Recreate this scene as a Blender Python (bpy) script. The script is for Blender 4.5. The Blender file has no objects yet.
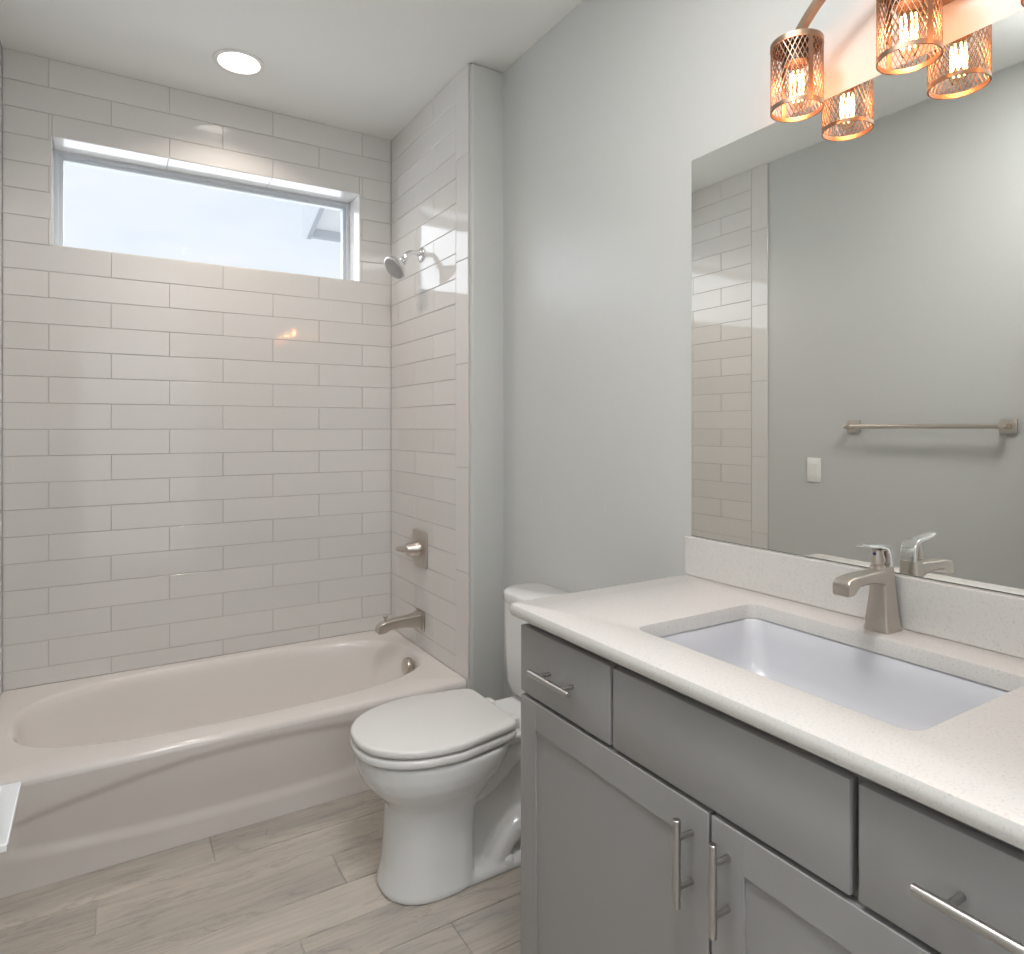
import bpy, bmesh, math, random
from mathutils import Vector, Matrix
random.seed(7)
PI = math.pi
scene = bpy.context.scene
COL = scene.collection

# ------------------------------------------------------------------ camera, world, lights, exposure
F_PX, CX, HY, YAW = 664.2, 512.0, 428.2, 31.498
CAM_Z = 1.325
cd = bpy.data.cameras.new('camera'); cam = bpy.data.objects.new('camera', cd); COL.objects.link(cam)
cam.location = (0, 0, CAM_Z); cam.rotation_euler = (PI/2, 0, -math.radians(YAW))
cd.sensor_fit = 'HORIZONTAL'; cd.sensor_width = 36; cd.lens = 36*F_PX/1024
cd.shift_y = -(477-HY)/1024; cd.clip_start = .02
scene.camera = cam
vs = scene.view_settings
vs.view_transform = 'Standard'; vs.look = 'None'; vs.gamma = 1; vs.use_curve_mapping = False
vs.exposure = 0.68
cy = scene.cycles
cy.max_bounces = 12; cy.diffuse_bounces = 6; cy.glossy_bounces = 6; cy.transmission_bounces = 8; cy.transparent_max_bounces = 12
cy.caustics_reflective = False; cy.caustics_refractive = False
cy.sample_clamp_indirect = 4.0

world = bpy.data.worlds.new('sky'); scene.world = world; world.use_nodes = True
wn = world.node_tree; wn.nodes.clear()
wo = wn.nodes.new('ShaderNodeOutputWorld'); wb = wn.nodes.new('ShaderNodeBackground')
wtc = wn.nodes.new('ShaderNodeTexCoord'); wno = wn.nodes.new('ShaderNodeTexNoise'); wr = wn.nodes.new('ShaderNodeValToRGB')
wmap = wn.nodes.new('ShaderNodeMapping'); wmap.inputs['Scale'].default_value = (1, 1, 3.0)
wn.links.new(wtc.outputs['Generated'], wmap.inputs['Vector']); wn.links.new(wmap.outputs['Vector'], wno.inputs['Vector'])
wno.inputs['Scale'].default_value = 5; wno.inputs['Detail'].default_value = 5
wr.color_ramp.elements[0].position = .35; wr.color_ramp.elements[0].color = (.78, .85, .93, 1)
wr.color_ramp.elements[1].position = .68; wr.color_ramp.elements[1].color = (.89, .92, .97, 1)
wn.links.new(wno.outputs['Fac'], wr.inputs['Fac']); wn.links.new(wr.outputs['Color'], wb.inputs['Color'])
wb.inputs['Strength'].default_value = .66
wn.links.new(wb.outputs['Background'], wo.inputs['Surface'])

def area_light(name, loc, rot, sx, sy, power, color, shape='RECTANGLE', spread=PI):
    l = bpy.data.lights.new(name, 'AREA'); l.shape = shape; l.size = sx
    if shape in ('RECTANGLE', 'ELLIPSE'): l.size_y = sy
    l.energy = power; l.color = color; l.spread = spread
    o = bpy.data.objects.new(name, l); COL.objects.link(o); o.location = loc; o.rotation_euler = rot
    return o
CEIL = 2.739
# unseen fill lamps added behind the camera, in the doorway and hall ceiling
area_light('doorway_fill', (.28, -.40, 1.25), (PI/2, 0, 0), .85, 2.1, 3.0, (.95, .98, 1.0))
area_light('hall_fill', (.30, -.75, CEIL-.012), (0, 0, 0), .40, .40, 12, (.98, .98, 1.0), 'DISK')
# window daylight
area_light('window_light', (.40, 3.95, 2.55), (-PI/2, 0, 0), 3.2, 1.8, 30, (.92, .96, 1.0))
# recessed downlight over the tub and an added, unseen fill lamp towards the vanity end
area_light('tub_downlight', (.442, 2.72, CEIL-.004), (0, 0, 0), .13, .13, 3.0, (1.0, .86, .76), 'DISK', 2.25)
area_light('room_fill', (.40, .75, CEIL-.012), (0, 0, 0), .40, .40, 10, (1.0, .97, .95), 'DISK')
# added upward fill that brightens the ceiling, like a guessed bounce flash
area_light('bounce_fill', (.25, .30, 1.75), (PI, 0, 0), .30, .30, 10.5, (.96, .98, 1.0), 'DISK', 1.5)

# ------------------------------------------------------------------ materials
def mat(name): 
    m = bpy.data.materials.new(name); m.use_nodes = True
    return m, m.node_tree.nodes, m.node_tree.links, m.node_tree.nodes['Principled BSDF']
def simple(name, col, rough=.5, metal=0, spec=.5, coat=0, bump=0, bscale=200, var=0, aniso=0):
    m, n, l, b = mat(name)
    b.inputs['Base Color'].default_value = (*col, 1); b.inputs['Roughness'].default_value = rough
    b.inputs['Metallic'].default_value = metal; b.inputs['Specular IOR Level'].default_value = spec
    b.inputs['Coat Weight'].default_value = coat; b.inputs['Coat Roughness'].default_value = .05
    tc = n.new('ShaderNodeTexCoord')
    if bump or var:
        t = n.new('ShaderNodeTexNoise'); t.inputs['Scale'].default_value = bscale; t.inputs['Detail'].default_value = 3
        l.new(tc.outputs['Object'], t.inputs['Vector'])
    if bump:
        bp = n.new('ShaderNodeBump'); bp.inputs['Strength'].default_value = bump; bp.inputs['Distance'].default_value = .002
        l.new(t.outputs['Fac'], bp.inputs['Height']); l.new(bp.outputs['Normal'], b.inputs['Normal'])
    if var:
        hs = n.new('ShaderNodeHueSaturation'); hs.inputs['Color'].default_value = (*col, 1)
        mr = n.new('ShaderNodeMapRange'); mr.inputs['To Min'].default_value = 1-var; mr.inputs['To Max'].default_value = 1+var
        l.new(t.outputs['Fac'], mr.inputs['Value']); l.new(mr.outputs['Result'], hs.inputs['Value'])
        l.new(hs.outputs['Color'], b.inputs['Base Color'])
    return m
M = {}
M['wall'] = simple('wall_paint', (.575, .588, .578), .32, bump=.25, bscale=45)
M['ceiling'] = simple('ceiling_paint', (.82, .835, .815), .75, bump=.2, bscale=60)
M['grout'] = simple('grout', (.54, .52, .495), .85, bump=.2, bscale=400)
M['white_gloss'] = simple('tub_enamel', (.76, .725, .70), .12, spec=.5)
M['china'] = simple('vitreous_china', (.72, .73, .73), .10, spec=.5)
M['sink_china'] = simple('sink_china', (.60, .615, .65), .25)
M['seat_plastic'] = simple('seat_plastic', (.74, .74, .735), .22)
M['cabinet'] = simple('cabinet_paint', (.30, .297, .292), .45, bump=.06, bscale=300)
M['cabinet_dark'] = simple('cabinet_inside', (.08, .075, .07), .7, var=.1)
M['nickel'] = simple('brushed_nickel', (.60, .55, .50), .28, metal=1, bump=.05, bscale=600)
M['nickel_bar'] = simple('satin_nickel_bar', (.50, .485, .47), .30, metal=1, bump=.04, bscale=700)
M['chrome'] = simple('polished_chrome', (.85, .85, .87), .08, metal=1, var=.01)
M['lever'] = simple('satin_chrome', (.93, .94, .95), .30, metal=1, var=.01)
M['cage'] = simple('cage_metal', (.38, .265, .19), .38, metal=1, var=.05)
M['vinyl'] = simple('window_vinyl', (.62, .66, .70), .4, var=.02)
M['switch'] = simple('switch_plastic', (.85, .85, .83), .35, var=.01)
M['trim_white'] = simple('white_trim_paint', (.78, .78, .76), .4, bump=.05)
M['exterior'] = simple('exterior_paint', (.92, .94, .96), .6, bump=.2)
M['soffit'] = simple('soffit_panel', (.90, .89, .87), .7, bump=.2)
M['fascia'] = simple('fascia_paint', (.55, .57, .59), .6, bump=.2)
M['bronze'] = simple('dark_bronze', (.10, .075, .06), .45, metal=.8, var=.1)
M['rubber'] = simple('dark_gap', (.03, .03, .03), .8, var=.1)
M['blue'] = simple('indicator_blue', (.03, .05, .25), .3, var=.1)

def tile_mat():
    m, n, l, b = mat('subway_tile')
    g = n.new('ShaderNodeNewGeometry')
    mr = n.new('ShaderNodeMapRange'); mr.inputs['To Min'].default_value = .975; mr.inputs['To Max'].default_value = 1.02
    hs = n.new('ShaderNodeHueSaturation'); hs.inputs['Color'].default_value = (.70, .69, .675, 1)
    l.new(g.outputs['Random Per Island'], mr.inputs['Value']); l.new(mr.outputs['Result'], hs.inputs['Value'])
    l.new(hs.outputs['Color'], b.inputs['Base Color'])
    b.inputs['Roughness'].default_value = .06; b.inputs['IOR'].default_value = 1.55
    tc = n.new('ShaderNodeTexCoord'); t = n.new('ShaderNodeTexNoise'); t.inputs['Scale'].default_value = 9; t.inputs['Detail'].default_value = 1
    bp = n.new('ShaderNodeBump'); bp.inputs['Strength'].default_value = .06; bp.inputs['Distance'].default_value = .006
    l.new(tc.outputs['Object'], t.inputs['Vector']); l.new(t.outputs['Fac'], bp.inputs['Height']); l.new(bp.outputs['Normal'], b.inputs['Normal'])
    return m
M['tile'] = tile_mat()

def quartz_mat():
    m, n, l, b = mat('white_quartz')
    tc = n.new('ShaderNodeTexCoord'); v = n.new('ShaderNodeTexNoise'); v.inputs['Scale'].default_value = 260; v.inputs['Detail'].default_value = 2
    r = n.new('ShaderNodeValToRGB'); e = r.color_ramp.elements
    e[0].position = .30; e[0].color = (.55, .538, .517, 1); e[1].position = .40; e[1].color = (.635, .622, .60, 1)
    x = e.new(.75); x.color = (.66, .648, .625, 1)
    l.new(tc.outputs['Object'], v.inputs['Vector']); l.new(v.outputs['Fac'], r.inputs['Fac']); l.new(r.outputs['Color'], b.inputs['Base Color'])
    b.inputs['Roughness'].default_value = .22
    return m
M['quartz'] = quartz_mat()

def floor_mat():
    m, n, l, b = mat('wood_look_plank_tile')
    tc = n.new('ShaderNodeTexCoord'); g = n.new('ShaderNodeNewGeometry')
    sc = n.new('ShaderNodeMath'); sc.operation = 'MULTIPLY'; sc.inputs[1].default_value = 37.0
    l.new(g.outputs['Random Per Island'], sc.inputs[0])
    cb = n.new('ShaderNodeCombineXYZ'); l.new(sc.outputs[0], cb.inputs['Z']); l.new(sc.outputs[0], cb.inputs['X'])
    ad = n.new('ShaderNodeVectorMath'); l.new(tc.outputs['Object'], ad.inputs[0]); l.new(cb.outputs[0], ad.inputs[1])
    def noise(scale, vec, det, dist=0):
        mp = n.new('ShaderNodeMapping'); mp.inputs['Scale'].default_value = vec; l.new(ad.outputs[0], mp.inputs['Vector'])
        t = n.new('ShaderNodeTexNoise'); t.inputs['Scale'].default_value = scale; t.inputs['Detail'].default_value = det
        t.inputs['Distortion'].default_value = dist; t.inputs['Roughness'].default_value = .6
        l.new(mp.outputs[0], t.inputs['Vector']); return t
    grain = noise(7, (1.0, 16, 1), 8, .25); blot = noise(3.0, (1.0, 4.0, 1), 6, .5); vein = noise(2.4, (.7, 5, 1), 8, .9)
    r1 = n.new('ShaderNodeValToRGB'); e = r1.color_ramp.elements
    e[0].position = .30; e[0].color = (.38, .345, .305, 1); e[1].position = .72; e[1].color = (.55, .50, .44, 1)
    l.new(grain.outputs['Fac'], r1.inputs['Fac'])
    r2 = n.new('ShaderNodeValToRGB'); e = r2.color_ramp.elements
    e[0].position = .34; e[0].color = (.35, .335, .315, 1); e[1].position = .64; e[1].color = (.58, .515, .45, 1)
    l.new(blot.outputs['Fac'], r2.inputs['Fac'])
    mx = n.new('ShaderNodeMixRGB'); mx.inputs[0].default_value = .5; l.new(r1.outputs[0], mx.inputs[1]); l.new(r2.outputs[0], mx.inputs[2])
    r3 = n.new('ShaderNodeValToRGB'); e = r3.color_ramp.elements   # dark grain veins
    e[0].position = .475; e[0].color = (1, 1, 1, 1); e[1].position = .525; e[1].color = (1, 1, 1, 1); q = e.new(.50); q.color = (.62, .60, .58, 1)
    l.new(vein.outputs['Fac'], r3.inputs['Fac'])
    m2 = n.new('ShaderNodeMixRGB'); m2.blend_type = 'MULTIPLY'; m2.inputs[0].default_value = .5
    l.new(mx.outputs[0], m2.inputs[1]); l.new(r3.outputs[0], m2.inputs[2])
    mr = n.new('ShaderNodeMapRange'); mr.inputs['To Min'].default_value = .90; mr.inputs['To Max'].default_value = 1.10
    l.new(g.outputs['Random Per Island'], mr.inputs['Value'])
    hs = n.new('ShaderNodeHueSaturation'); l.new(m2.outputs[0], hs.inputs['Color']); l.new(mr.outputs[0], hs.inputs['Value'])
    l.new(hs.outputs[0], b.inputs['Base Color']); b.inputs['Roughness'].default_value = .42
    bp = n.new('ShaderNodeBump'); bp.inputs['Strength'].default_value = .15; bp.inputs['Distance'].default_value = .002
    l.new(grain.outputs['Fac'], bp.inputs['Height']); l.new(bp.outputs[0], b.inputs['Normal'])
    return m
M['floor'] = floor_mat()

def glass_mat(name, tint=(1, 1, 1), refl=1.5):
    m = bpy.data.materials.new(name); m.use_nodes = True; n = m.node_tree.nodes; l = m.node_tree.links; n.clear()
    o = n.new('ShaderNodeOutputMaterial'); mx = n.new('ShaderNodeMixShader'); t = n.new('ShaderNodeBsdfTransparent'); gl = n.new('ShaderNodeBsdfGlossy')
    fr = n.new('ShaderNodeFresnel'); fr.inputs['IOR'].default_value = refl; gl.inputs['Roughness'].default_value = .02
    t.inputs['Color'].default_value = (*tint, 1)
    l.new(fr.outputs[0], mx.inputs[0]); l.new(t.outputs[0], mx.inputs[1]); l.new(gl.outputs[0], mx.inputs[2]); l.new(mx.outputs[0], o.inputs['Surface'])
    return m
M['glass'] = glass_mat('window_glass', (.98, .99, 1), 1.05)
M['bulb_glass'] = glass_mat('bulb_glass', (1, .93, .82), 1.025)
def emit_mat(name, col, s):
    m, n, l, b = mat(name)
    b.inputs['Base Color'].default_value = (*col, 1); b.inputs['Emission Color'].default_value = (*col, 1); b.inputs['Emission Strength'].default_value = s
    return m
M['filament'] = emit_mat('glowing_filament', (1.0, .66, .30), 12)
M['led'] = emit_mat('downlight_lens', (1.0, .92, .85), 3.2)
def mirror_mat():
    m, n, l, b = mat('mirror_silver')
    b.inputs['Base Color'].default_value = (.95, .96, .93, 1); b.inputs['Metallic'].default_value = 1; b.inputs['Roughness'].default_value = 0.0
    return m
M['mirror'] = mirror_mat()
M['mirror_edge'] = simple('mirror_edge', (.10, .16, .14), .2, var=.05)

# ------------------------------------------------------------------ mesh helpers
def link(name, bm, mats, parent=None, smooth=None, kind=None):
    me = bpy.data.meshes.new(name)
    bmesh.ops.recalc_face_normals(bm, faces=bm.faces)
    bm.to_mesh(me); bm.free()
    if not isinstance(mats, (list, tuple)): mats = [mats]
    for x in mats: me.materials.append(x)
    o = bpy.data.objects.new(name, me); COL.objects.link(o)
    if smooth is not None:
        for p in me.polygons: p.use_smooth = True
        if smooth < 179: me.set_sharp_from_angle(angle=math.radians(smooth))
    if parent is not None:
        o.parent = parent; o.matrix_parent_inverse = Matrix.Translation(parent.location).inverted()
    if kind: o['kind'] = kind
    return o
def tag(o, label, cat, group=None):
    o['label'] = label; o['category'] = cat
    if group: o['group'] = group
    return o
def thing(name, loc, label, cat, group=None):
    o = bpy.data.objects.new(name, None); COL.objects.link(o); o.location = loc; o.empty_display_size = .1
    return tag(o, label, cat, group)
def box(bm, x0, x1, y0, y1, z0, z1, bev=0, seg=2, mi=0):
    t = bmesh.new()
    bmesh.ops.create_cube(t, size=1)
    bmesh.ops.scale(t, vec=(x1-x0, y1-y0, z1-z0), verts=t.verts)
    bmesh.ops.translate(t, vec=((x0+x1)/2, (y0+y1)/2, (z0+z1)/2), verts=t.verts)
    if bev: bmesh.ops.bevel(t, geom=t.edges[:], offset=bev, segments=seg, profile=.5, affect='EDGES', clamp_overlap=True)
    merge(bm, t, mi)
def merge(bm, t, mi=0, mtx=None):
    vm = {}
    for v in t.verts: vm[v] = bm.verts.new(mtx @ v.co if mtx else v.co)
    for f in t.faces:
        try:
            nf = bm.faces.new([vm[v] for v in f.verts]); nf.material_index = mi if mi else f.material_index
        except ValueError: pass
    t.free()
def loft(bm, rings, cap0=True, cap1=True, mi=0, closed=True):
    R = [[bm.verts.new(p) for p in r] for r in rings]
    n = len(R[0])
    for a, b in zip(R, R[1:]):
        for i in range(n if closed else n-1):
            j = (i+1) % n
            f = bm.faces.new((a[i], a[j], b[j], b[i])); f.material_index = mi
    if cap0: f = bm.faces.new(R[0][::-1]); f.material_index = mi
    if cap1: f = bm.faces.new(R[-1]); f.material_index = mi
def frame_of(d):
    d = d.normalized(); up = Vector((0, 0, 1)) if abs(d.z) < .95 else Vector((0, 1, 0))
    u = d.cross(up).normalized(); return u, u.cross(d).normalized()
def lathe(bm, prof, origin, axis=(0, 0, 1), n=32, mi=0, cap0=True, cap1=True):
    """prof: list of (radius, height along axis)"""
    a = Vector(axis).normalized(); u, v = frame_of(a); o = Vector(origin)
    rings = [[o + a*h + (u*math.cos(2*PI*i/n) + v*math.sin(2*PI*i/n))*max(r, 1e-5) for i in range(n)] for r, h in prof]
    loft(bm, rings, cap0, cap1, mi)
def tube(bm, pts, r, n=12, mi=0, caps=True, flat=None):
    """round tube (or flat=(w,h) rectangular strip) along pts; r scalar or list"""
    P = [Vector(p) for p in pts]; m = len(P)
    rr = r if isinstance(r, (list, tuple)) else [r]*m
    rings = []; u = None
    for i, p in enumerate(P):
        d = (P[min(i+1, m-1)] - P[max(i-1, 0)]).normalized()
        if u is None: u, v = frame_of(d)
        else:
            u = (u - d*u.dot(d)).normalized(); v = u.cross(d).normalized()
        rings.append([p + (u*math.cos(2*PI*k/n) + v*math.sin(2*PI*k/n))*rr[i] for k in range(n)])
    loft(bm, rings, caps, caps, mi)
def bez(p0, p1, p2, p3, n=16):
    p0, p1, p2, p3 = map(Vector, (p0, p1, p2, p3)); out = []
    for i in range(n+1):
        t = i/n; s = 1-t
        out.append(p0*s**3 + p1*3*s*s*t + p2*3*s*t*t + p3*t**3)
    return out
def rrect(cx, cy, hx, hy, r, z, n=6):
    """rounded rectangle ring in XY"""
    out = []
    for sx, sy, a0 in ((1, 1, 0), (-1, 1, PI/2), (-1, -1, PI), (1, -1, 1.5*PI)):
        for k in range(n+1):
            a = a0 + PI/2*k/n
            out.append(Vector((cx+sx*(hx-r)+r*math.cos(a), cy+sy*(hy-r)+r*math.sin(a), z)))
    return out
def prism_xz(bm, poly, y0, y1, bev=0, mi=0):
    """poly in (x,z), extruded along y"""
    t = bmesh.new()
    loft(t, [[(x, y0, z) for x, z in poly], [(x, y1, z) for x, z in poly]])
    bmesh.ops.recalc_face_normals(t, faces=t.faces)
    if bev: bmesh.ops.bevel(t, geom=t.edges[:], offset=bev, segments=2, profile=.5, affect='EDGES', clamp_overlap=True)
    merge(bm, t, mi)
def smoothstep(a, b, x):
    t = min(1, max(0, (x-a)/(b-a))); return t*t*(3-2*t)

# ------------------------------------------------------------------ the room
XL, XA, XR, YB, YW = -.325, 1.197, 1.347, 3.089, 2.264
YN = .10                       # near wall with the doorway the camera stands in
TUBZ = .348
WX0, WX1, WZ0, WZ1 = -.173, 1.037, 2.028, 2.443     # window opening
FR_Y = 3.239                   # face of window frame
ROW0 = CAM_Z + 12.95*.1006     # first grout line under the ceiling
P = .1006

# floor: planks running along X
bm = bmesh.new()
def plank(x0, x1, y0, y1):
    g = .0012; b = .0012
    r0 = [(x0+g, y0+g, -.012), (x1-g, y0+g, -.012), (x1-g, y1-g, -.012), (x0+g, y1-g, -.012)]
    r1 = [(x, y, -.0015) for x, y, z in r0]
    r2 = [(x0+g+b, y0+g+b, 0), (x1-g-b, y0+g+b, 0), (x1-g-b, y1-g-b, 0), (x0+g+b, y1-g-b, 0)]
    loft(bm, [r0, r1, r2], True, True)
joint = {0: .288, 1: -.02, 2: .60, 3: 1.0, 4: .43, 5: .79}
y = 2.349; k = 0
while y > -1.2:
    x = joint.get(k, random.uniform(-.3, .6)) - .92*4
    while x < XR+.1:
        a, b_ = max(x, -1.2), min(x+.92, XR+.1)
        if b_-a > .02: plank(a, b_, y-.149, y)
        x += .92
    y -= .149; k += 1
for q in range(0, 6): plank(-.6, XR+.1, 2.349+.149*q, 2.349+.149*(q+1))
box(bm, -1.2, XR+.1, -1.3, 3.3, -.06, -.004, mi=1)
link('floor', bm, [M['floor'], M['grout']], kind='structure')

# ceiling with a round hole for the downlight can
LX, LY, LR = .442, 2.741, .078
bm = bmesh.new()
outer = [bm.verts.new(p) for p in ((-1.2, -1.3, CEIL), (XR+.15, -1.3, CEIL), (XR+.15, 3.3, CEIL), (-1.2, 3.3, CEIL))]
inner = [bm.verts.new((LX+LR*math.cos(2*PI*i/48), LY+LR*math.sin(2*PI*i/48), CEIL)) for i in range(48)]
ed = [bm.edges.new((l[i], l[(i+1) % len(l)])) for l in (outer, inner) for i in range(len(l))]
bmesh.ops.triangle_fill(bm, edges=ed, use_beauty=True)
box(bm, -1.2, XR+.15, -1.3, 3.3, CEIL+.12, CEIL+.2)
link('ceiling', bm, M['ceiling'], kind='structure')

# walls
bm = bmesh.new(); box(bm, XR, XR+.1, -1.3, 3.3, 0, CEIL); link('wall_right', bm, M['wall'], kind='structure')
bm = bmesh.new(); box(bm, XL-.11, XL-.008, -.1, 3.3, 0, CEIL); link('wall_left', bm, M['wall'], kind='structure')
bm = bmesh.new(); box(bm, XA+.008, XR+.02, YW, YB+.05, 0, CEIL, .012, 4); link('wall_alcove', bm, M['wall'], kind='structure', smooth=40)
DX0, DX1, DH = -.17, .74, 2.05
bm = bmesh.new()
box(bm, XL-.1, DX0, YN-.12, YN, 0, CEIL); box(bm, DX1, XR, YN-.12, YN, 0, CEIL); box(bm, DX0, DX1, YN-.12, YN, DH, CEIL)
link('wall_near', bm, M['wall'], kind='structure')
bm = bmesh.new()      # unseen hall walls, added to block the sky behind the doorway
box(bm, -1.3, XR+.15, -1.4, -1.3, 0, CEIL); box(bm, -1.3, -1.2, -1.3, YN-.12, 0, CEIL); box(bm, -1.25, XL-.1, YN-.12, YN-.02, 0, CEIL)
link('wall_hall_sky_block', bm, M['wall'], kind='structure')
bm = bmesh.new()
y0, y1 = YB+.0028, FR_Y+.09; gw = .0028
box(bm, XL-.1, WX0-gw, y0, y1, 0, CEIL); box(bm, WX1+gw, XR, y0, y1, 0, CEIL)
box(bm, WX0-gw, WX1+gw, y0, y1, 0, WZ0-gw); box(bm, WX0-gw, WX1+gw, y0, y1, WZ1+gw, CEIL)
link('wall_back', bm, M['grout'], kind='structure')

def tile_face(bm, org, U, V, N, u0, u1, v0, v1, th=.008, b=.0014):
    org, U, V, N = map(Vector, (org, U, V, N))
    g = .0011
    u0 += g; u1 -= g; v0 += g; v1 -= g
    if u1-u0 < .006 or v1-v0 < .006: return
    q = lambda u, v, h: org+U*u+V*v+N*h
    t = [random.uniform(-.00022, .00022) for _ in range(3)]
    def h(u, v): return th + t[0] + t[1]*(2*(u-u0)/(u1-u0)-1) + t[2]*(2*(v-v0)/(v1-v0)-1)
    loft(bm, [[q(u0, v0, 0), q(u1, v0, 0), q(u1, v1, 0), q(u0, v1, 0)],
              [q(u0, v0, th-b), q(u1, v0, th-b), q(u1, v1, th-b), q(u0, v1, th-b)],
              [q(u0+b, v0+b, h(u0, v0)), q(u1-b, v0+b, h(u1, v0)), q(u1-b, v1-b, h(u1, v1)), q(u0+b, v1-b, h(u0, v1))]], False, True)
def rows():
    zt = CEIL; n = -1
    while zt > TUBZ+.002:
        zb = max(ROW0-P*(n+1), TUBZ); yield n, zb, zt
        zt = zb; n += 1
# back wall tile (half bond of 16 x 4 inch tile), cut round the window
bm = bmesh.new()
for n, zb, zt in rows():
    x = (-.184 if n % 2 else .021) - .4115*2
    while x < XA:
        a, c = max(x, XL), min(x+.4115, XA)
        x += .4115
        if c-a < .004: continue
        spans = [(a, c, zb, zt)]
        if zt > WZ0 and zb < WZ1:
            out = []
            for (u0, u1, v0, v1) in spans:
                if u1 <= WX0 or u0 >= WX1: out.append((u0, u1, v0, v1)); continue
                if u0 < WX0: out.append((u0, WX0, v0, v1))
                if u1 > WX1: out.append((WX1, u1, v0, v1))
                i0, i1 = max(u0, WX0), min(u1, WX1)
                if v1 > WZ1: out.append((i0, i1, WZ1, v1))
                if v0 < WZ0: out.append((i0, i1, v0, WZ0))
            spans = out
        for s in spans: tile_face(bm, (0, YB+.008, 0), (1, 0, 0), (0, 0, 1), (0, -1, 0), *s)
# window returns
d = FR_Y-YB
x = WX0
for xj in (.225, .639, WX1):
    tile_face(bm, (0, YB, WZ1+.008), (1, 0, 0), (0, 1, 0), (0, 0, -1), x, xj, 0, d)
    tile_face(bm, (0, YB, WZ0-.008), (1, 0, 0), (0, 1, 0), (0, 0, 1), x, xj, 0, d)
    x = xj
zm = (WZ0+WZ1)/2
for v0, v1 in ((WZ0, zm), (zm, WZ1)):
    tile_face(bm, (WX1+.008, YB, 0), (0, 1, 0), (0, 0, 1), (-1, 0, 0), 0, d, v0, v1)
    tile_face(bm, (WX0-.008, YB, 0), (0, 1, 0), (0, 0, 1), (1, 0, 0), 0, d, v0, v1)
o = link('wall_tile_back', bm, M['tile'], kind='structure')
def side_tile(name, xw, nx, sh=0.0):
    bm = bmesh.new()
    for n, zb, zt in rows():
        cuts = [YB, 2.998+sh, 2.593+sh, 2.383+sh] if n % 2 else [YB, 2.795+sh*1.4, 2.383+sh]
        for b_, a in zip(cuts, cuts[1:]): tile_face(bm, (xw, 0, 0), (0, 1, 0), (0, 0, 1), (nx, 0, 0), a, b_, zb, zt)
    zz = [.02, .353, .761, 1.17, 1.578, 1.986, 2.394, CEIL]
    for a, b_ in zip(zz, zz[1:]): tile_face(bm, (xw, 0, 0), (0, 1, 0), (0, 0, 1), (nx, 0, 0), 2.279+sh, 2.383+sh, a, b_)
    box(bm, min(xw, xw+nx*.0052), max(xw, xw+nx*.0052), 2.280+sh, YB, 0, CEIL, mi=1)
    return link(name, bm, [M['tile'], M['grout']], kind='structure')
side_tile('wall_tile_right', XA+.008, -1)
side_tile('wall_tile_left', XL-.008, 1, .024)

# baseboards
bm = bmesh.new(); box(bm, XL-.008, XL+.006, YN, 2.27, 0, .10, .004); link('baseboard_left', bm, M['trim_white'], kind='structure')
bm = bmesh.new(); box(bm, XR-.013, XR, 1.27, YW, 0, .10, .004); link('baseboard_right', bm, M['trim_white'], kind='structure')

# window
win = bpy.data.objects.new('window_1', None); COL.objects.link(win); win.location = ((WX0+WX1)/2, FR_Y+.02, WZ0); win['kind'] = 'structure'
bm = bmesh.new()
def frame_rect(bm, x0, x1, z0, z1, w, ya, yb, bev=.003):
    box(bm, x0, x0+w, ya, yb, z0, z1, bev); box(bm, x1-w, x1, ya, yb, z0, z1, bev)
    box(bm, x0+w*.8, x1-w*.8, ya+.0005, yb-.0005, z1-w, z1, bev); box(bm, x0+w*.8, x1-w*.8, ya+.0005, yb-.0005, z0, z0+w*.55, bev)
frame_rect(bm, WX0-.004, WX1+.004, WZ0-.004, WZ1+.004, .018, FR_Y, FR_Y+.07)
frame_rect(bm, WX0+.010, WX1-.010, WZ0+.006, WZ1-.010, .019, FR_Y+.016, FR_Y+.055)
link('window_frame', bm, M['vinyl'], win)
bm = bmesh.new(); box(bm, WX0+.02, WX1-.02, FR_Y+.035, FR_Y+.039, WZ0+.01, WZ1-.02); link('window_pane', bm, M['glass'], win)

# roof eave of the house beyond the window
ev = thing('roof_eave', (1.615, 6.5, 3.156), 'pale gable roof eave with grey underside edge outside the window', 'roof')
s = (3.333-3.156)/(6.5-6.007)      # roof pitch
def zr(y): return 3.156 + (6.5-y)*s
bm = bmesh.new()
def slab(bm, x0, x1, ya, yb, lo, hi):
    loft(bm, [[(x0, ya, zr(ya)+lo), (x0, yb, zr(yb)+lo), (x0, yb, zr(yb)+hi), (x0, ya, zr(ya)+hi)],
              [(x1, ya, zr(ya)+lo), (x1, yb, zr(yb)+lo), (x1, yb, zr(yb)+hi), (x1, ya, zr(ya)+hi)]])
slab(bm, 1.615, 1.68, 4.3, 6.5, 0, .42); link('rake_board', bm, M['exterior'], ev)
bm = bmesh.new(); slab(bm, 1.66, 1.70, 4.3, 6.5, -.004, .05); link('rake_trim', bm, M['fascia'], ev)
bm = bmesh.new(); slab(bm, 1.69, 3.6, 4.3, 6.45, .07, .10); link('soffit', bm, M['soffit'], ev)
bm = bmesh.new(); box(bm, 1.68, 3.6, 6.44, 6.5, 3.165, 3.245); link('fascia_board', bm, M['fascia'], ev)
bm = bmesh.new(); slab(bm, 1.60, 3.6, 4.3, 6.52, .42, .46); link('roof_slope', bm, M['fascia'], ev)

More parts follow.
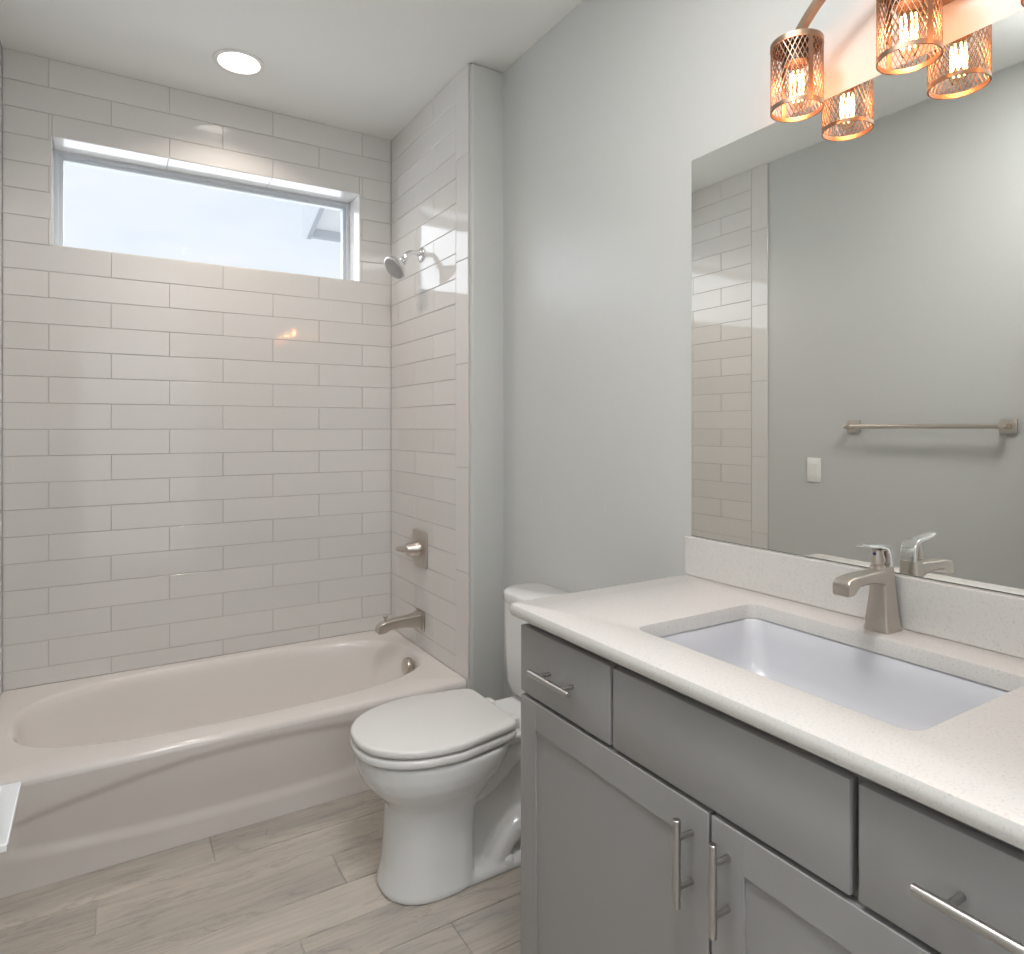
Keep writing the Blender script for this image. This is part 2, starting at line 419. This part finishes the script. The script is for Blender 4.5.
# open door, its lever reaching into the picture
bm = bmesh.new()
dx0, dx1, dy0, dy1 = -.172, -.137, .105, 1.0
box(bm, dx0, dx1, dy0, dy1, .01, 2.03, .002)
for z0, z1 in ((.25, .85), (1.05, 1.88)):
    for xx, s_ in ((dx1, 1), (dx0, -1)):
        box(bm, min(xx, xx+s_*.004), max(xx, xx+s_*.004), dy0+.12, dy0+.13, z0, z1); box(bm, min(xx, xx+s_*.004), max(xx, xx+s_*.004), dy1-.13, dy1-.12, z0, z1)
        box(bm, min(xx, xx+s_*.004), max(xx, xx+s_*.004), dy0+.12, dy1-.12, z0, z0+.01); box(bm, min(xx, xx+s_*.004), max(xx, xx+s_*.004), dy0+.12, dy1-.12, z1-.01, z1)
door = link('door_1', bm, M['trim_white'], kind='structure')
bm = bmesh.new()
box(bm, dx1, dx1+.006, .90, .956, .888, .944, .003)
lathe(bm, [(.010, 0), (.010, .034)], (dx1+.004, .928, .916), (1, 0, 0), 20)
t = bmesh.new(); box(t, -.0135, .0135, -.063, .063, -.004, .004, .0012)
merge(bm, t, 0, Matrix.Translation((-.0950, .877, .916)) @ Matrix.Rotation(math.radians(2), 4, 'X') @ Matrix.Rotation(math.radians(2), 4, 'Y'))
lv = link('door_handle', bm, M['lever'], door); lv['label'] = 'flat chrome lever handle'
# ------------------------------------------------------------------ bathtub
def build_tub():
    root = thing('bathtub', (.436, 2.70, 0), 'glossy white alcove bathtub with a recessed arched front panel', 'bathtub')
    bm = bmesh.new()
    x0, x1, yf, yb = XL+.001, XA-.001, 2.290, YB-.001
    cx, cyy, a, b = .445, 2.718, .702, .322
    N = 192
    def sup(ang, aa, bb, p):
        c, s_ = a*math.cos(ang), b*math.sin(ang)
        r = (abs(c/aa)**p + abs(s_/bb)**p)**(-1/p)
        return Vector((cx+r*c, cyy+r*s_, 0))
    def rect(ang):
        d_ = sup(ang, a, b, 2.9) - Vector((cx, cyy, 0))
        tx = ((x1-cx) if d_.x > 0 else (x0-cx))/d_.x if abs(d_.x) > 1e-9 else 1e9
        ty = ((yb-cyy) if d_.y > 0 else (yf-cyy))/d_.y if abs(d_.y) > 1e-9 else 1e9
        return Vector((cx, cyy, 0)) + d_*min(tx, ty)
    A = [2*PI*i/N for i in range(N)]
    # move nearest samples onto the corners so that the outline keeps square corners
    out = [rect(t) for t in A]
    for c in ((x0, yf), (x1, yf), (x0, yb), (x1, yb)):
        i = min(range(N), key=lambda k: (out[k].x-c[0])**2+(out[k].y-c[1])**2); out[i] = Vector((c[0], c[1], 0))
    def z(ps, h): return [Vector((p.x, p.y, h)) for p in ps]
    def shrink(ps, d_): return [Vector((min(max(p.x, x0), x1), max(p.y, yf+d_) if p.y < cyy else p.y, 0)) for p in ps]
    rings = [z(out, TUBZ-.022), z(shrink(out, .0015), TUBZ-.014), z(shrink(out, .0055), TUBZ-.007), z(shrink(out, .012), TUBZ-.0022), z(shrink(out, .022), TUBZ)]
    for da, h in ((.012, TUBZ), (.005, TUBZ-.001), (0, TUBZ-.005), (-.006, TUBZ-.014), (-.012, TUBZ-.03)):
        rings.append(z([sup(t, a+da, b+da, 2.9) for t in A], h))
    for fx, fy, h in ((.975, .945, .295), (.962, .925, .26), (.93, .88, .20), (.89, .83, .12), (.84, .76, .07), (.76, .66, .048), (.5, .45, .042), (.1, .1, .040)):
        rings.append(z([sup(t, a*fx, b*fy, 2.9) for t in A], h))
    loft(bm, rings, False, True)
    # apron with a recessed arched panel
    nx, nz = 90, 60
    def zt(x): u = (x-cx)/.66; return .30-.085*u*u
    def zbm(x): u = (x-cx)/.66; return .075+.035*u*u
    def depth(x, zz):
        k = smoothstep(zt(x)+.014, zt(x)-.022, zz) * smoothstep(zbm(x)-.016, zbm(x)+.026, zz) * smoothstep(cx-.70, cx-.655, x) * smoothstep(cx+.70, cx+.655, x)
        return .010*k
    G = []
    for j in range(nz+1):
        zz = (TUBZ-.022)*j/nz
        row = []
        for i in range(nx+1):
            x = x0+(x1-x0)*i/nx
            base = yf + .058*smoothstep(.345, .0, zz)
            row.append(bm.verts.new((x, base+depth(x, zz), zz)))
        G.append(row)
    for j in range(nz):
        for i in range(nx): bm.faces.new((G[j][i], G[j][i+1], G[j+1][i+1], G[j+1][i]))
    link('tub_body', bm, M['white_gloss'], root, smooth=35)
    bm = bmesh.new()
    ox, oy, oz = 1.112, 2.650, .308
    ax = Vector((-1, -.05, .22)).normalized()
    lathe(bm, [(.020, -.03), (.020, 0), (.033, .001), (.035, .005), (.035, .020), (.032, .025), (.0, .026)], (ox, oy, oz), ax, 36)
    link('overflow_cover', bm, M['nickel'], root, smooth=35)
    bm = bmesh.new(); lathe(bm, [(.03, 0), (.032, .003), (.024, .006), (0, .008)], (.93, 2.72, .047), (0, 0, 1), 28)
    link('tub_drain', bm, M['nickel'], root, smooth=40)
build_tub()

# tub spout
sp = thing('tub_spout', (XA, 2.723, .475), 'brushed nickel tub spout with a flared square wall plate', 'faucet')
bm = bmesh.new()
box(bm, XA-.010, XA, 2.681, 2.765, .433, .517, .003); box(bm, XA-.022, XA-.008, 2.688, 2.758, .440, .510, .006)
link('wall_plate', bm, M['nickel'], sp, smooth=40)
bm = bmesh.new()
rings = []
for x, w, zt, zb in ((XA-.018, .031, .508, .446), (XA-.05, .0265, .504, .452), (XA-.09, .0235, .501, .459), (XA-.13, .0225, .499, .458), (XA-.155, .0215, .497, .455), (XA-.17, .0215, .494, .447), (XA-.19, .021, .488, .445), (XA-.202, .0195, .478, .446), (XA-.207, .018, .465, .449)):
    r = min(w, (zt-zb)/2)*.22
    rings.append([(x, 2.723+p.x, p.y) for p in [Vector((q.x, q.y, 0)) for q in rrect(0, (zt+zb)/2, w, (zt-zb)/2, r, 0)]])
loft(bm, rings); link('spout', bm, M['nickel'], sp, smooth=50)
bm = bmesh.new(); lathe(bm, [(.005, 0), (.005, .012), (.009, .015), (.010, .024), (.008, .027), (0, .028)], (XA-.168, 2.723, .493), (0, 0, 1), 20)
link('diverter_knob', bm, M['nickel'], sp, smooth=40)

# shower valve
sv = thing('shower_valve', (XA, 2.73, .79), 'brushed nickel shower valve plate and lever above the tub spout', 'valve')
bm = bmesh.new()
def plate_x(bm, xw, cy_, cz, hy, hz, r, th, edge=.003):
    rings = []
    for dx, s_ in ((0, 0), (th*.6, 0), (th, edge)):
        rings.append([(xw-dx, cy_+p.x, cz+p.y) for p in rrect(0, 0, hy-s_, hz-s_, r, 0)])
    loft(bm, rings)
plate_x(bm, XA, 2.73, .79, .076, .082, .022, .010); link('escutcheon', bm, M['nickel'], sv, smooth=40)
bm = bmesh.new()
lathe(bm, [(.034, 0), (.034, .012), (.030, .016), (.030, .034), (.026, .040), (.026, .056), (.022, .062), (0, .064)], (XA-.009, 2.735, .79), (-1, 0, 0), 32)
tube(bm, [(XA-.058, 2.735, .792), (XA-.066, 2.76, .789), (XA-.072, 2.79, .784), (XA-.075, 2.815, .781)], [.017, .0145, .011, .009], 14)
link('valve_handle', bm, M['nickel'], sv, smooth=45)

# shower head
sh = thing('shower_fixture', (XA, 2.716, 2.091), 'round chrome shower head on a curved arm high on the tiled wall', 'shower head')
bm = bmesh.new(); lathe(bm, [(.032, 0), (.032, .003), (.026, .009), (.012, .012), (0, .012)], (XA, 2.716, 2.091), (-1, 0, 0), 32); link('flange', bm, M['chrome'], sh, smooth=40)
hc = Vector((1.068, 2.712, 2.018)); hn = Vector((-.74, -.15, -.64)).normalized()
bm = bmesh.new(); tube(bm, bez((XA-.005, 2.716, 2.091), (XA-.05, 2.716, 2.105), (XA-.075, 2.716, 2.095), hc-hn*.062, 18), .0105, 16); link('shower_arm', bm, M['chrome'], sh, smooth=60)
bm = bmesh.new()
lathe(bm, [(.013, -.068), (.017, -.062), (.017, -.052), (.012, -.048), (.018, -.040), (.036, -.026), (.050, -.014), (.055, -.006), (.055, .004), (.051, .007)], hc, hn, 40)
link('head_shell', bm, M['chrome'], sh, smooth=40)
bm = bmesh.new()
lathe(bm, [(.050, .0065), (.048, .0095), (.0, .0105)], hc, hn, 40)
u_, v_ = frame_of(hn)
for rr, cnt in ((.015, 6), (.028, 12), (.041, 18)):
    for i in range(cnt):
        a = 2*PI*i/cnt; lathe(bm, [(.0022, .008), (.0022, .0125), (0, .013)], hc+(u_*math.cos(a)+v_*math.sin(a))*rr, hn, 8)
link('spray_face', bm, simple('spray_face', (.45, .45, .46), .35, metal=.6, var=.05), sh, smooth=40)

# ------------------------------------------------------------------ toilet
def build_toilet():
    yc = 1.815
    root = thing('toilet', (.95, yc, 0), 'white two-piece toilet with closed lid between tub and vanity', 'toilet')
    def egg(xf, xb, w, z, wb=None, xm=None, n=64, p=2.25, pb=2.6):
        xm = xm if xm is not None else xf+(xb-xf)*.55
        out = []
        for i in range(n):
            t = 2*PI*i/n; c, s_ = math.cos(t), math.sin(t)
            if c < 0: x = xm-(xm-xf)*abs(c)**(2/p); y = w*math.copysign(abs(s_)**(2/p), s_)
            else: x = xm+(xb-xm)*abs(c)**(2/pb); y = w*math.copysign(abs(s_)**(2/pb), s_)
            if wb is not None and x > xm:
                k = (x-xm)/(xb-xm); y *= 1-(1-wb/w)*k**1.6
            out.append(Vector((x, yc+y, z)))
        return out
    bm = bmesh.new()
    prof = [(0, .672, .925, .124), (.012, .668, .93, .128), (.03, .673, .93, .125), (.07, .681, .93, .121), (.15, .688, .93, .117), (.215, .693, .935, .116), (.245, .692, .95, .119), (.272, .672, .975, .138), (.30, .644, 1.0, .160), (.33, .620, 1.03, .177), (.36, .608, 1.05, .1845), (.382, .606, 1.06, .186), (.396, .604, 1.06, .187), (.403, .609, 1.06, .183)]
    loft(bm, [egg(xf, xb, w, z, pb=2.6+2.2*smoothstep(.31, .22, z)) for z, xf, xb, w in prof])
    # rear web, deck and foot plate
    box(bm, .88, 1.26, yc-.055, yc+.055, .0, .36, .02, 3)
    loft(bm, [rrect(1.10, yc, hx, hy, .04, z) for z, hx, hy in ((.33, .16, .075), (.36, .19, .10), (.385, .215, .125), (.402, .22, .13), (.408, .215, .125))])
    loft(bm, [rrect(1.03, yc, .21, hy, .06, z) for z, hy in ((0, .118), (.014, .120), (.024, .112), (.030, .09))])
    for s_ in (-1, 1):
        yy = yc+s_*.062
        tube(bm, bez((.86, yy, .27), (1.0, yy, .20), (1.02, yy, .36), (1.12, yy, .34), 14), [.044]*15, 20)
        tube(bm, bez((1.0, yy+.012*s_, .0), (1.03, yy+.012*s_, .085), (1.09, yy+.012*s_, .13), (1.20, yy, .12), 14), [.036]*15, 20)
    bowl = link('bowl', bm, M['china'], root, smooth=180)
    rm = bowl.modifiers.new('remesh', 'REMESH'); rm.mode = 'VOXEL'; rm.voxel_size = .006; rm.use_smooth_shade = True
    sm = bowl.modifiers.new('smooth', 'SMOOTH'); sm.iterations = 8; sm.factor = .5
    # seat and lid
    def slab_egg(name, z0, z1, d, m_, xb=1.045):
        bm = bmesh.new(); h = z1-z0; e = .006
        E = lambda z, k: egg(.594+d+k, xb-k, .192-d-k, z, wb=.150-k, xm=.845, pb=16)
        loft(bm, [E(z0, e), E(z0+.002, e*.4), E(z0+e, 0), E(z1-e, 0), E(z1-.002, e*.5), E(z1, e*1.5)])
        return link(name, bm, m_, root, smooth=50)
    slab_egg('seat', .410, .433, 0, M['seat_plastic'])
    slab_egg('lid', .438, .460, .001, M['seat_plastic'])
    for s_ in (-1, 1):
        bm = bmesh.new(); box(bm, 1.035, 1.085, yc+s_*.075-.02, yc+s_*.075+.02, .405, .440, .008, 3); link('hinge_cap', bm, M['seat_plastic'], root, smooth=40)
    # tank
    ty = 1.797; tx0, tx1 = 1.150, XR-.015
    bm = bmesh.new(); R = []
    for z, hx, hy, r in ((.402, .050, .155, .04), (.41, .062, .17, .05), (.43, .076, .180, .06), (.47, .083, .186, .065), (.60, .087, .19, .07), (.738, .0885, .192, .072)):
        R.append(rrect(tx1-hx, ty, hx, hy, r, z, 8))
    loft(bm, R); link('tank', bm, M['china'], root, smooth=50)
    bm = bmesh.new()
    loft(bm, [rrect(tx1-.0895+.001, ty, hx, hy, .075, z, 8) for z, hx, hy in ((.737, .0885, .1915), (.740, .0905, .1945), (.764, .0905, .1945), (.770, .089, .193), (.775, .083, .187))])
    link('tank_lid', bm, M['china'], root, smooth=50)
    bm = bmesh.new(); lathe(bm, [(.016, 0), (.016, .008), (.012, .010), (0, .010)], (tx0+.006, ty-.13, .685), (-1, 0, 0), 20)
    tube(bm, [(tx0-.008, ty-.13, .685), (tx0-.012, ty-.10, .684), (tx0-.012, ty-.065, .682)], [.007, .0065, .005], 12); link('flush_lever', bm, M['chrome'], root, smooth=40)
    for s_ in (-1, 1):
        bm = bmesh.new(); lathe(bm, [(.017, 0), (.017, .012), (.012, .020), (0, .022)], (1.035, yc+s_*.104, .018), (0, 0, 1), 20); link('bolt_cap', bm, M['china'], root, smooth=60)
build_toilet()

# ------------------------------------------------------------------ vanity
VX, VY0, VY1 = .793, .158, 1.257          # face of the fronts, right and left end
CT = .934; CB = .904
def build_vanity():
    root = thing('vanity_cabinet', (1.05, .71, 0), 'grey shaker vanity cabinet with two doors and three drawer fronts', 'cabinet')
    th = .019; fx = VX+th+.001
    bm = bmesh.new()
    # carcass: face frame, sides, bottom, back, toe kick
    box(bm, fx, fx+.019, VY0, VY1, .10, CB, .001); box(bm, fx+.019, XR-.002, VY1-.018, VY1, 0.0, CB, .001); box(bm, fx+.019, XR-.002, VY0, VY0+.018, 0.0, CB, .001)
    box(bm, fx+.019, XR-.004, VY0+.018, VY1-.018, .10, .118); box(bm, fx+.065, fx+.08, VY0+.01, VY1-.01, 0, .10)
    link('carcass', bm, M['cabinet'], root)
    def bar_handle(par, a, b, stand, r=.0062):
        """bar from a to b in front of the face; two posts"""
        a, b = Vector(a), Vector(b); d = (b-a); bm = bmesh.new()
        lathe(bm, [(r-.001, 0), (r, .001), (r, d.length-.001), (r-.001, d.length)], a, d, 20)
        for k in (.22, .78):
            q = a+d*k; lathe(bm, [(.0045, 0), (.0045, stand)], q, (1, 0, 0), 14)
        link('bar_handle', bm, M['nickel_bar'], par, smooth=40)
    HX = VX-.033
    Z0, Z1 = .740, .886
    def front(name, y0, y1):
        bm = bmesh.new(); box(bm, VX, VX+th, y0, y1, Z0, Z1, .0022, 2); return link(name, bm, M['cabinet'], root, smooth=35)
    f = front('drawer', .949, VY1); bar_handle(f, (HX, 1.175, .811), (HX, 1.033, .811), .033)
    front('false_front', .487, .941)
    f = front('drawer', VY0, .476); bar_handle(f, (HX, .395, .817), (HX, .235, .817), .033)
    def shaker(y0, y1, hy):
        z0, z1, w = .112, .731, .060
        bm = bmesh.new()
        box(bm, VX, VX+th, y0, y0+w, z0, z1, .0007, 1); box(bm, VX, VX+th, y1-w, y1, z0, z1, .0007, 1)
        box(bm, VX+.0003, VX+th, y0+w-.001, y1-w+.001, z1-w, z1, .0006, 1); box(bm, VX+.0003, VX+th, y0+w-.001, y1-w+.001, z0, z0+w, .0006, 1)
        box(bm, VX+.0048, VX+.0138, y0+w-.004, y1-w+.004, z0+w-.004, z1-w+.004)
        d_ = link('door', bm, M['cabinet'], root)
        bar_handle(d_, (HX, hy, .715), (HX, hy, .577), .033)
    shaker(.715, VY1, .749); shaker(VY0, .709, .677)
build_vanity()

SX0, SX1, SY0, SY1 = .887, 1.234, .456, .986      # sink cut-out
def build_counter():
    root = thing('countertop', (1.05, .71, CB), 'white quartz countertop with eased edge on the grey vanity', 'countertop')
    x0, x1, y0, y1 = .773, XR-.001, .105, 1.280
    bm = bmesh.new()
    n = 6
    cx, cyy, hx, hy = (x0+x1)/2, (y0+y1)/2, (x1-x0)/2, (y1-y0)/2
    scx, scy, shx, shy = (SX0+SX1)/2, (SY0+SY1)/2, (SX1-SX0)/2, (SY1-SY0)/2
    O = lambda e, z: rrect(cx, cyy, hx-e, hy-e, .012, z, n)
    I = lambda e, z: rrect(scx, scy, shx+e, shy+e, .024, z, n)
    seq = [O(.010, CB), O(.003, CB+.003), O(0, CB+.010), O(0, CT-.010), O(.003, CT-.003), O(.010, CT), I(.003, CT), I(.0008, CT-.0008), I(0, CT-.003), I(0, CB), O(.010, CB)]
    loft(bm, seq, False, False)
    bmesh.ops.remove_doubles(bm, verts=bm.verts, dist=1e-6)
    link('slab', bm, M['quartz'], root, smooth=35)
    bm = bmesh.new(); box(bm, XR-.0215, XR-.001, y0, y1-.002, CT, CT+.102, .0025, 2)
    tag(link('backsplash', bm, M['quartz']), 'low white quartz backsplash strip under the mirror', 'backsplash')
build_counter()
def build_sink():
    root = thing('sink', (1.06, .727, CB-.15), 'white rectangular undermount sink set in the quartz countertop', 'sink')
    scx, scy, shx, shy = (SX0+SX1)/2, (SY0+SY1)/2, (SX1-SX0)/2, (SY1-SY0)/2
    bm = bmesh.new()
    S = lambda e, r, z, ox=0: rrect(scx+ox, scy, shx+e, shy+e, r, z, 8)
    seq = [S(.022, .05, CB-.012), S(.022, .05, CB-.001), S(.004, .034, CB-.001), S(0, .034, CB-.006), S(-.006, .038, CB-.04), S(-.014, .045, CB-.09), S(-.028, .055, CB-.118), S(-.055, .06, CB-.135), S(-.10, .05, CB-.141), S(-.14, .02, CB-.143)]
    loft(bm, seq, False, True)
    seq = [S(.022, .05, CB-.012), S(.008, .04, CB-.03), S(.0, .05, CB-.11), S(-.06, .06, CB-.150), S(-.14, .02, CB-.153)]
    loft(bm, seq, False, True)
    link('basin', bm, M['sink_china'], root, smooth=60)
    bm = bmesh.new(); lathe(bm, [(.028, 0), (.031, .002), (.024, .004), (.02, .002), (0, .003)], (scx+.02, scy, CB-.143), (0, 0, 1), 28); link('sink_drain', bm, M['nickel'], root, smooth=40)
build_sink()

def build_faucet():
    fx, fy = 1.290, .725
    root = thing('faucet', (fx, fy, CT), 'brushed nickel single-lever faucet behind the sink', 'faucet')
    def W(x, z): return (fx+x, fy, CT+z)
    # column: tapered square body, straight back, sloped front
    bm = bmesh.new(); R = []
    for z, xf, xb, w in ((0, -.027, .024, .0255), (.006, -.027, .024, .0255), (.010, -.0255, .0225, .0238), (.04, -.0225, .0205, .0205), (.075, -.0195, .0180, .0172), (.100, -.0185, .0165, .0158), (.118, -.0185, .0160, .0155), (.124, -.0175, .0155, .0150)):
        cx = (xf+xb)/2; R.append([Vector((fx+cx, fy, CT+z))+Vector((p.x, p.y, 0)) for p in rrect(0, 0, (xb-xf)/2, w, .004, 0, 3)])
    loft(bm, R); link('faucet_body', bm, M['nickel'], root, smooth=40)
    # spout: flat bar bending down at the tip
    bm = bmesh.new(); R = []
    for x, zt, zb, w in ((-.010, .119, .086, .0155), (-.028, .119, .093, .0158), (-.050, .1185, .097, .016), (-.080, .1175, .0975, .0165), (-.103, .1165, .0955, .0168), (-.112, .116, .089, .017), (-.120, .115, .083, .017), (-.132, .112, .082, .017), (-.137, .105, .083, .0165)):
        cz = (zt+zb)/2; R.append([(fx+x, fy+p.x, CT+cz+p.y) for p in rrect(0, 0, w, (zt-zb)/2, .0045, 0, 4)])
    loft(bm, R); link('spout', bm, M['nickel'], root, smooth=45)
    bm = bmesh.new(); lathe(bm, [(.0135, 0), (.0135, .010), (.0115, .011), (.0115, .015), (.0135, .016), (.0135, .024), (.0105, .030), (.0095, .040)], W(-.016, .117), (-.04, 0, 1), 26); link('cartridge_collar', bm, M['nickel'], root, smooth=40)
    # lever: back shield curving into a flat blade
    bm = bmesh.new()
    spine = [(.0085, .118), (.0085, .130), (.0078, .142), (.0050, .1505), (-.0005, .1575), (-.010, .1625), (-.030, .1650), (-.052, .1665), (-.070, .1690), (-.080, .1715)]
    wid = [.0145, .0145, .0145, .0145, .0142, .0138, .0128, .0118, .0108, .0085]; thk = [.0060, .0062, .0060, .0056, .0048]+[.0040, .0034, .003, .003, .0024]
    R = []
    for i, (x, z) in enumerate(spine):
        a = Vector(spine[max(i-1, 0)]); b = Vector(spine[min(i+1, len(spine)-1)]); d_ = (b-a).normalized(); nrm = Vector((-d_.y, d_.x))
        R.append([(fx+x+nrm.x*p.y, fy+p.x, CT+z+nrm.y*p.y) for p in rrect(0, 0, wid[i], thk[i], .0018, 0, 3)])
    loft(bm, R); link('lever', bm, M['chrome'], root, smooth=50)
    bm = bmesh.new(); lathe(bm, [(.003, 0), (.003, .002), (0, .0025)], W(-.0265, .149), (-1, 0, .3), 12); link('temperature_dot', bm, M['blue'], root)
build_faucet()

# mirror
bm = bmesh.new()
my0, my1, mz0, mz1 = .12, 1.268, CT+.103, 2.043
box(bm, XR-.006, XR-.0005, my0, my1, mz0, mz1, .0012, 1, mi=0)
bm.faces.ensure_lookup_table()
for f in bm.faces: f.material_index = 0 if (f.normal.x < -.9 or f.calc_area() > .5) else 1
tag(link('mirror', bm, [M['mirror'], M['mirror_edge']]), 'large frameless mirror on the wall above the quartz backsplash', 'mirror')

# ------------------------------------------------------------------ vanity light
def build_light():
    lx, zt, zb, R0 = 1.250, 2.141, 1.997, .0515
    ys = (.885, .655, .425)
    root = thing('vanity_light', (XR, .653, 2.2), 'three-light nickel vanity fixture with orange-lit wire cage shades', 'wall light')
    bm = bmesh.new(); box(bm, XR-.024, XR, .590, .712, 2.118, 2.240, .006, 3); link('back_plate', bm, M['cage'], root, smooth=40)
    bm = bmesh.new()
    tube(bm, [(XR-.02, .653, 2.19), (XR-.06, .653, 2.20), (lx, .653, 2.215)], .009, 12)
    for s_ in (1, -1):
        pts = bez((lx, .653, 2.252), (lx, .653+s_*.08, 2.258), (lx, .653+s_*.165, 2.235), (lx, .655+s_*.230, zt+.012), 20)
        Rr = []
        for i, p in enumerate(pts):
            d_ = (pts[min(i+1, 20)]-pts[max(i-1, 0)]).normalized(); nrm = Vector((0, -d_.z, d_.y))
            Rr.append([p+Vector((1, 0, 0))*a_+nrm*b_ for a_, b_ in ((-.008, -.0075), (.008, -.0075), (.008, .0075), (-.008, .0075))])
        loft(bm, Rr)
    tube(bm, [(lx, .653, 2.253), (lx, .653, zt)], .009, 12)
    link('arm', bm, M['cage'], root, smooth=35)
    for y in ys:
        bm = bmesh.new()
        # diamond wire mesh
        nw = 34; H = zt-zb
        for k in range(nw):
            for s_ in (1, -1):
                pts = []
                for i in range(17):
                    t = i/16; a = 2*PI*k/nw + s_*t*2*PI*.21
                    pts.append((lx+R0*math.cos(a), y+R0*math.sin(a), zb+H*t))
                tube(bm, pts, .00085, 4, caps=False)
        for z0, z1 in ((zb, zb+.009), (zt-.012, zt)):   # bands
            lathe(bm, [(R0+.0012, z0), (R0+.0012, z1), (R0-.0014, z1), (R0-.0014, z0), (R0+.0012, z0)], (lx, y, 0), (0, 0, 1), 48, cap0=False, cap1=False)
        for a in (PI*1.367, PI*.367):                   # two flat straps
            c, s_ = math.cos(a), math.sin(a); t = bmesh.new(); box(t, -.0013, .0013, -.0045, .0045, zb, zt)
            merge(bm, t, 0, Matrix.Translation((lx+R0*c, y+R0*s_, 0)) @ Matrix.Rotation(a, 4, 'Z'))
        shade = link('cage_shade', bm, M['cage'], root, smooth=60)
        bm = bmesh.new()
        lathe(bm, [(R0, zt-.004), (R0, zt), (.036, zt+.009), (.015, zt+.018), (0, zt+.019)], (lx, y, 0), (0, 0, 1), 40)
        lathe(bm, [(.014, zt-.045), (.024, zt-.045), (.0255, zt-.043), (.0255, zt-.004)], (lx, y, 0), (0, 0, 1), 28)
        link('socket', bm, M['bronze'], shade, smooth=35)
        bm = bmesh.new()
        lathe(bm, [(.012, zt-.040), (.0135, zt-.052), (.0155, zt-.062), (.0155, zt-.125), (.011, zt-.136), (0, zt-.139)], (lx, y, 0), (0, 0, 1), 24, cap0=False)
        bulb = link('bulb', bm, M['bulb_glass'], shade, smooth=60)
        bm = bmesh.new()
        for i in range(8):
            a = 2*PI*i/8; r = .0125
            tube(bm, [(lx+r*math.cos(a), y+r*math.sin(a), zt-.064), (lx+r*1.1*math.cos(a+.2), y+r*1.1*math.sin(a+.2), zt-.09), (lx+r*math.cos(a+.4), y+r*math.sin(a+.4), zt-.120)], .0016, 6)
        link('filament', bm, M['filament'], shade)
        pl = bpy.data.lights.new('bulb_light', 'POINT'); pl.energy = .85; pl.color = (1.0, .33, .15); pl.shadow_soft_size = .010
        po = bpy.data.objects.new('bulb_light', pl); COL.objects.link(po); po.location = (lx, y, zt-.095)
build_light()

# ------------------------------------------------------------------ recessed ceiling light
rl = thing('recessed_light', (LX, LY, CEIL), 'round white recessed ceiling light over the bathtub', 'ceiling light')
bm = bmesh.new(); lathe(bm, [(LR, .002), (LR+.016, -.0005), (LR+.015, -.004), (LR+.004, -.006), (LR-.001, -.004), (LR-.001, .002)], (LX, LY, CEIL), (0, 0, 1), 48, cap0=False, cap1=False)
link('trim_ring', bm, M['trim_white'], rl, smooth=40)
bm = bmesh.new(); lathe(bm, [(LR-.0005, .0), (LR-.005, .022), (LR-.010, .032)], (LX, LY, CEIL), (0, 0, 1), 48, cap0=False, cap1=False); link('baffle', bm, M['trim_white'], rl, smooth=60)
bm = bmesh.new(); lathe(bm, [(LR-.008, .0), (LR-.012, -.008), (.03, -.014), (0, -.015)], (LX, LY, CEIL+.030), (0, 0, 1), 40); link('lens', bm, M['led'], rl, smooth=60)

# ------------------------------------------------------------------ left wall things seen in the mirror
WL = XL-.008
tb = thing('towel_bar', (WL, 1.505, 1.333), 'brushed nickel towel bar with square plates, seen in the mirror', 'towel bar')
for y in (1.20, 1.828):
    bm = bmesh.new(); box(bm, WL, WL+.010, y-.031, y+.031, 1.304, 1.362, .003); box(bm, WL+.008, WL+.066, y-.011, y+.011, 1.322, 1.344, .003); link('bracket', bm, M['nickel'], tb, smooth=40)
bm = bmesh.new(); lathe(bm, [(.009, 0), (.010, .001), (.010, .663), (.009, .664)], (WL+.055, 1.182, 1.333), (0, 1, 0), 20); link('rail', bm, M['nickel'], tb, smooth=40)
sw = thing('light_switch', (WL, 2.035, 1.118), 'white rocker light switch on the grey wall, seen in the mirror', 'light switch')
bm = bmesh.new(); box(bm, WL, WL+.006, 1.998, 2.072, 1.058, 1.178, .003); link('switch_plate', bm, M['switch'], sw, smooth=40)
bm = bmesh.new(); prism = [(WL+.004, 1.085), (WL+.0075, 1.085), (WL+.0105, 1.151), (WL+.004, 1.151)]
prism_xz(bm, prism, 2.019, 2.051, .001); link('rocker', bm, M['switch'], sw)
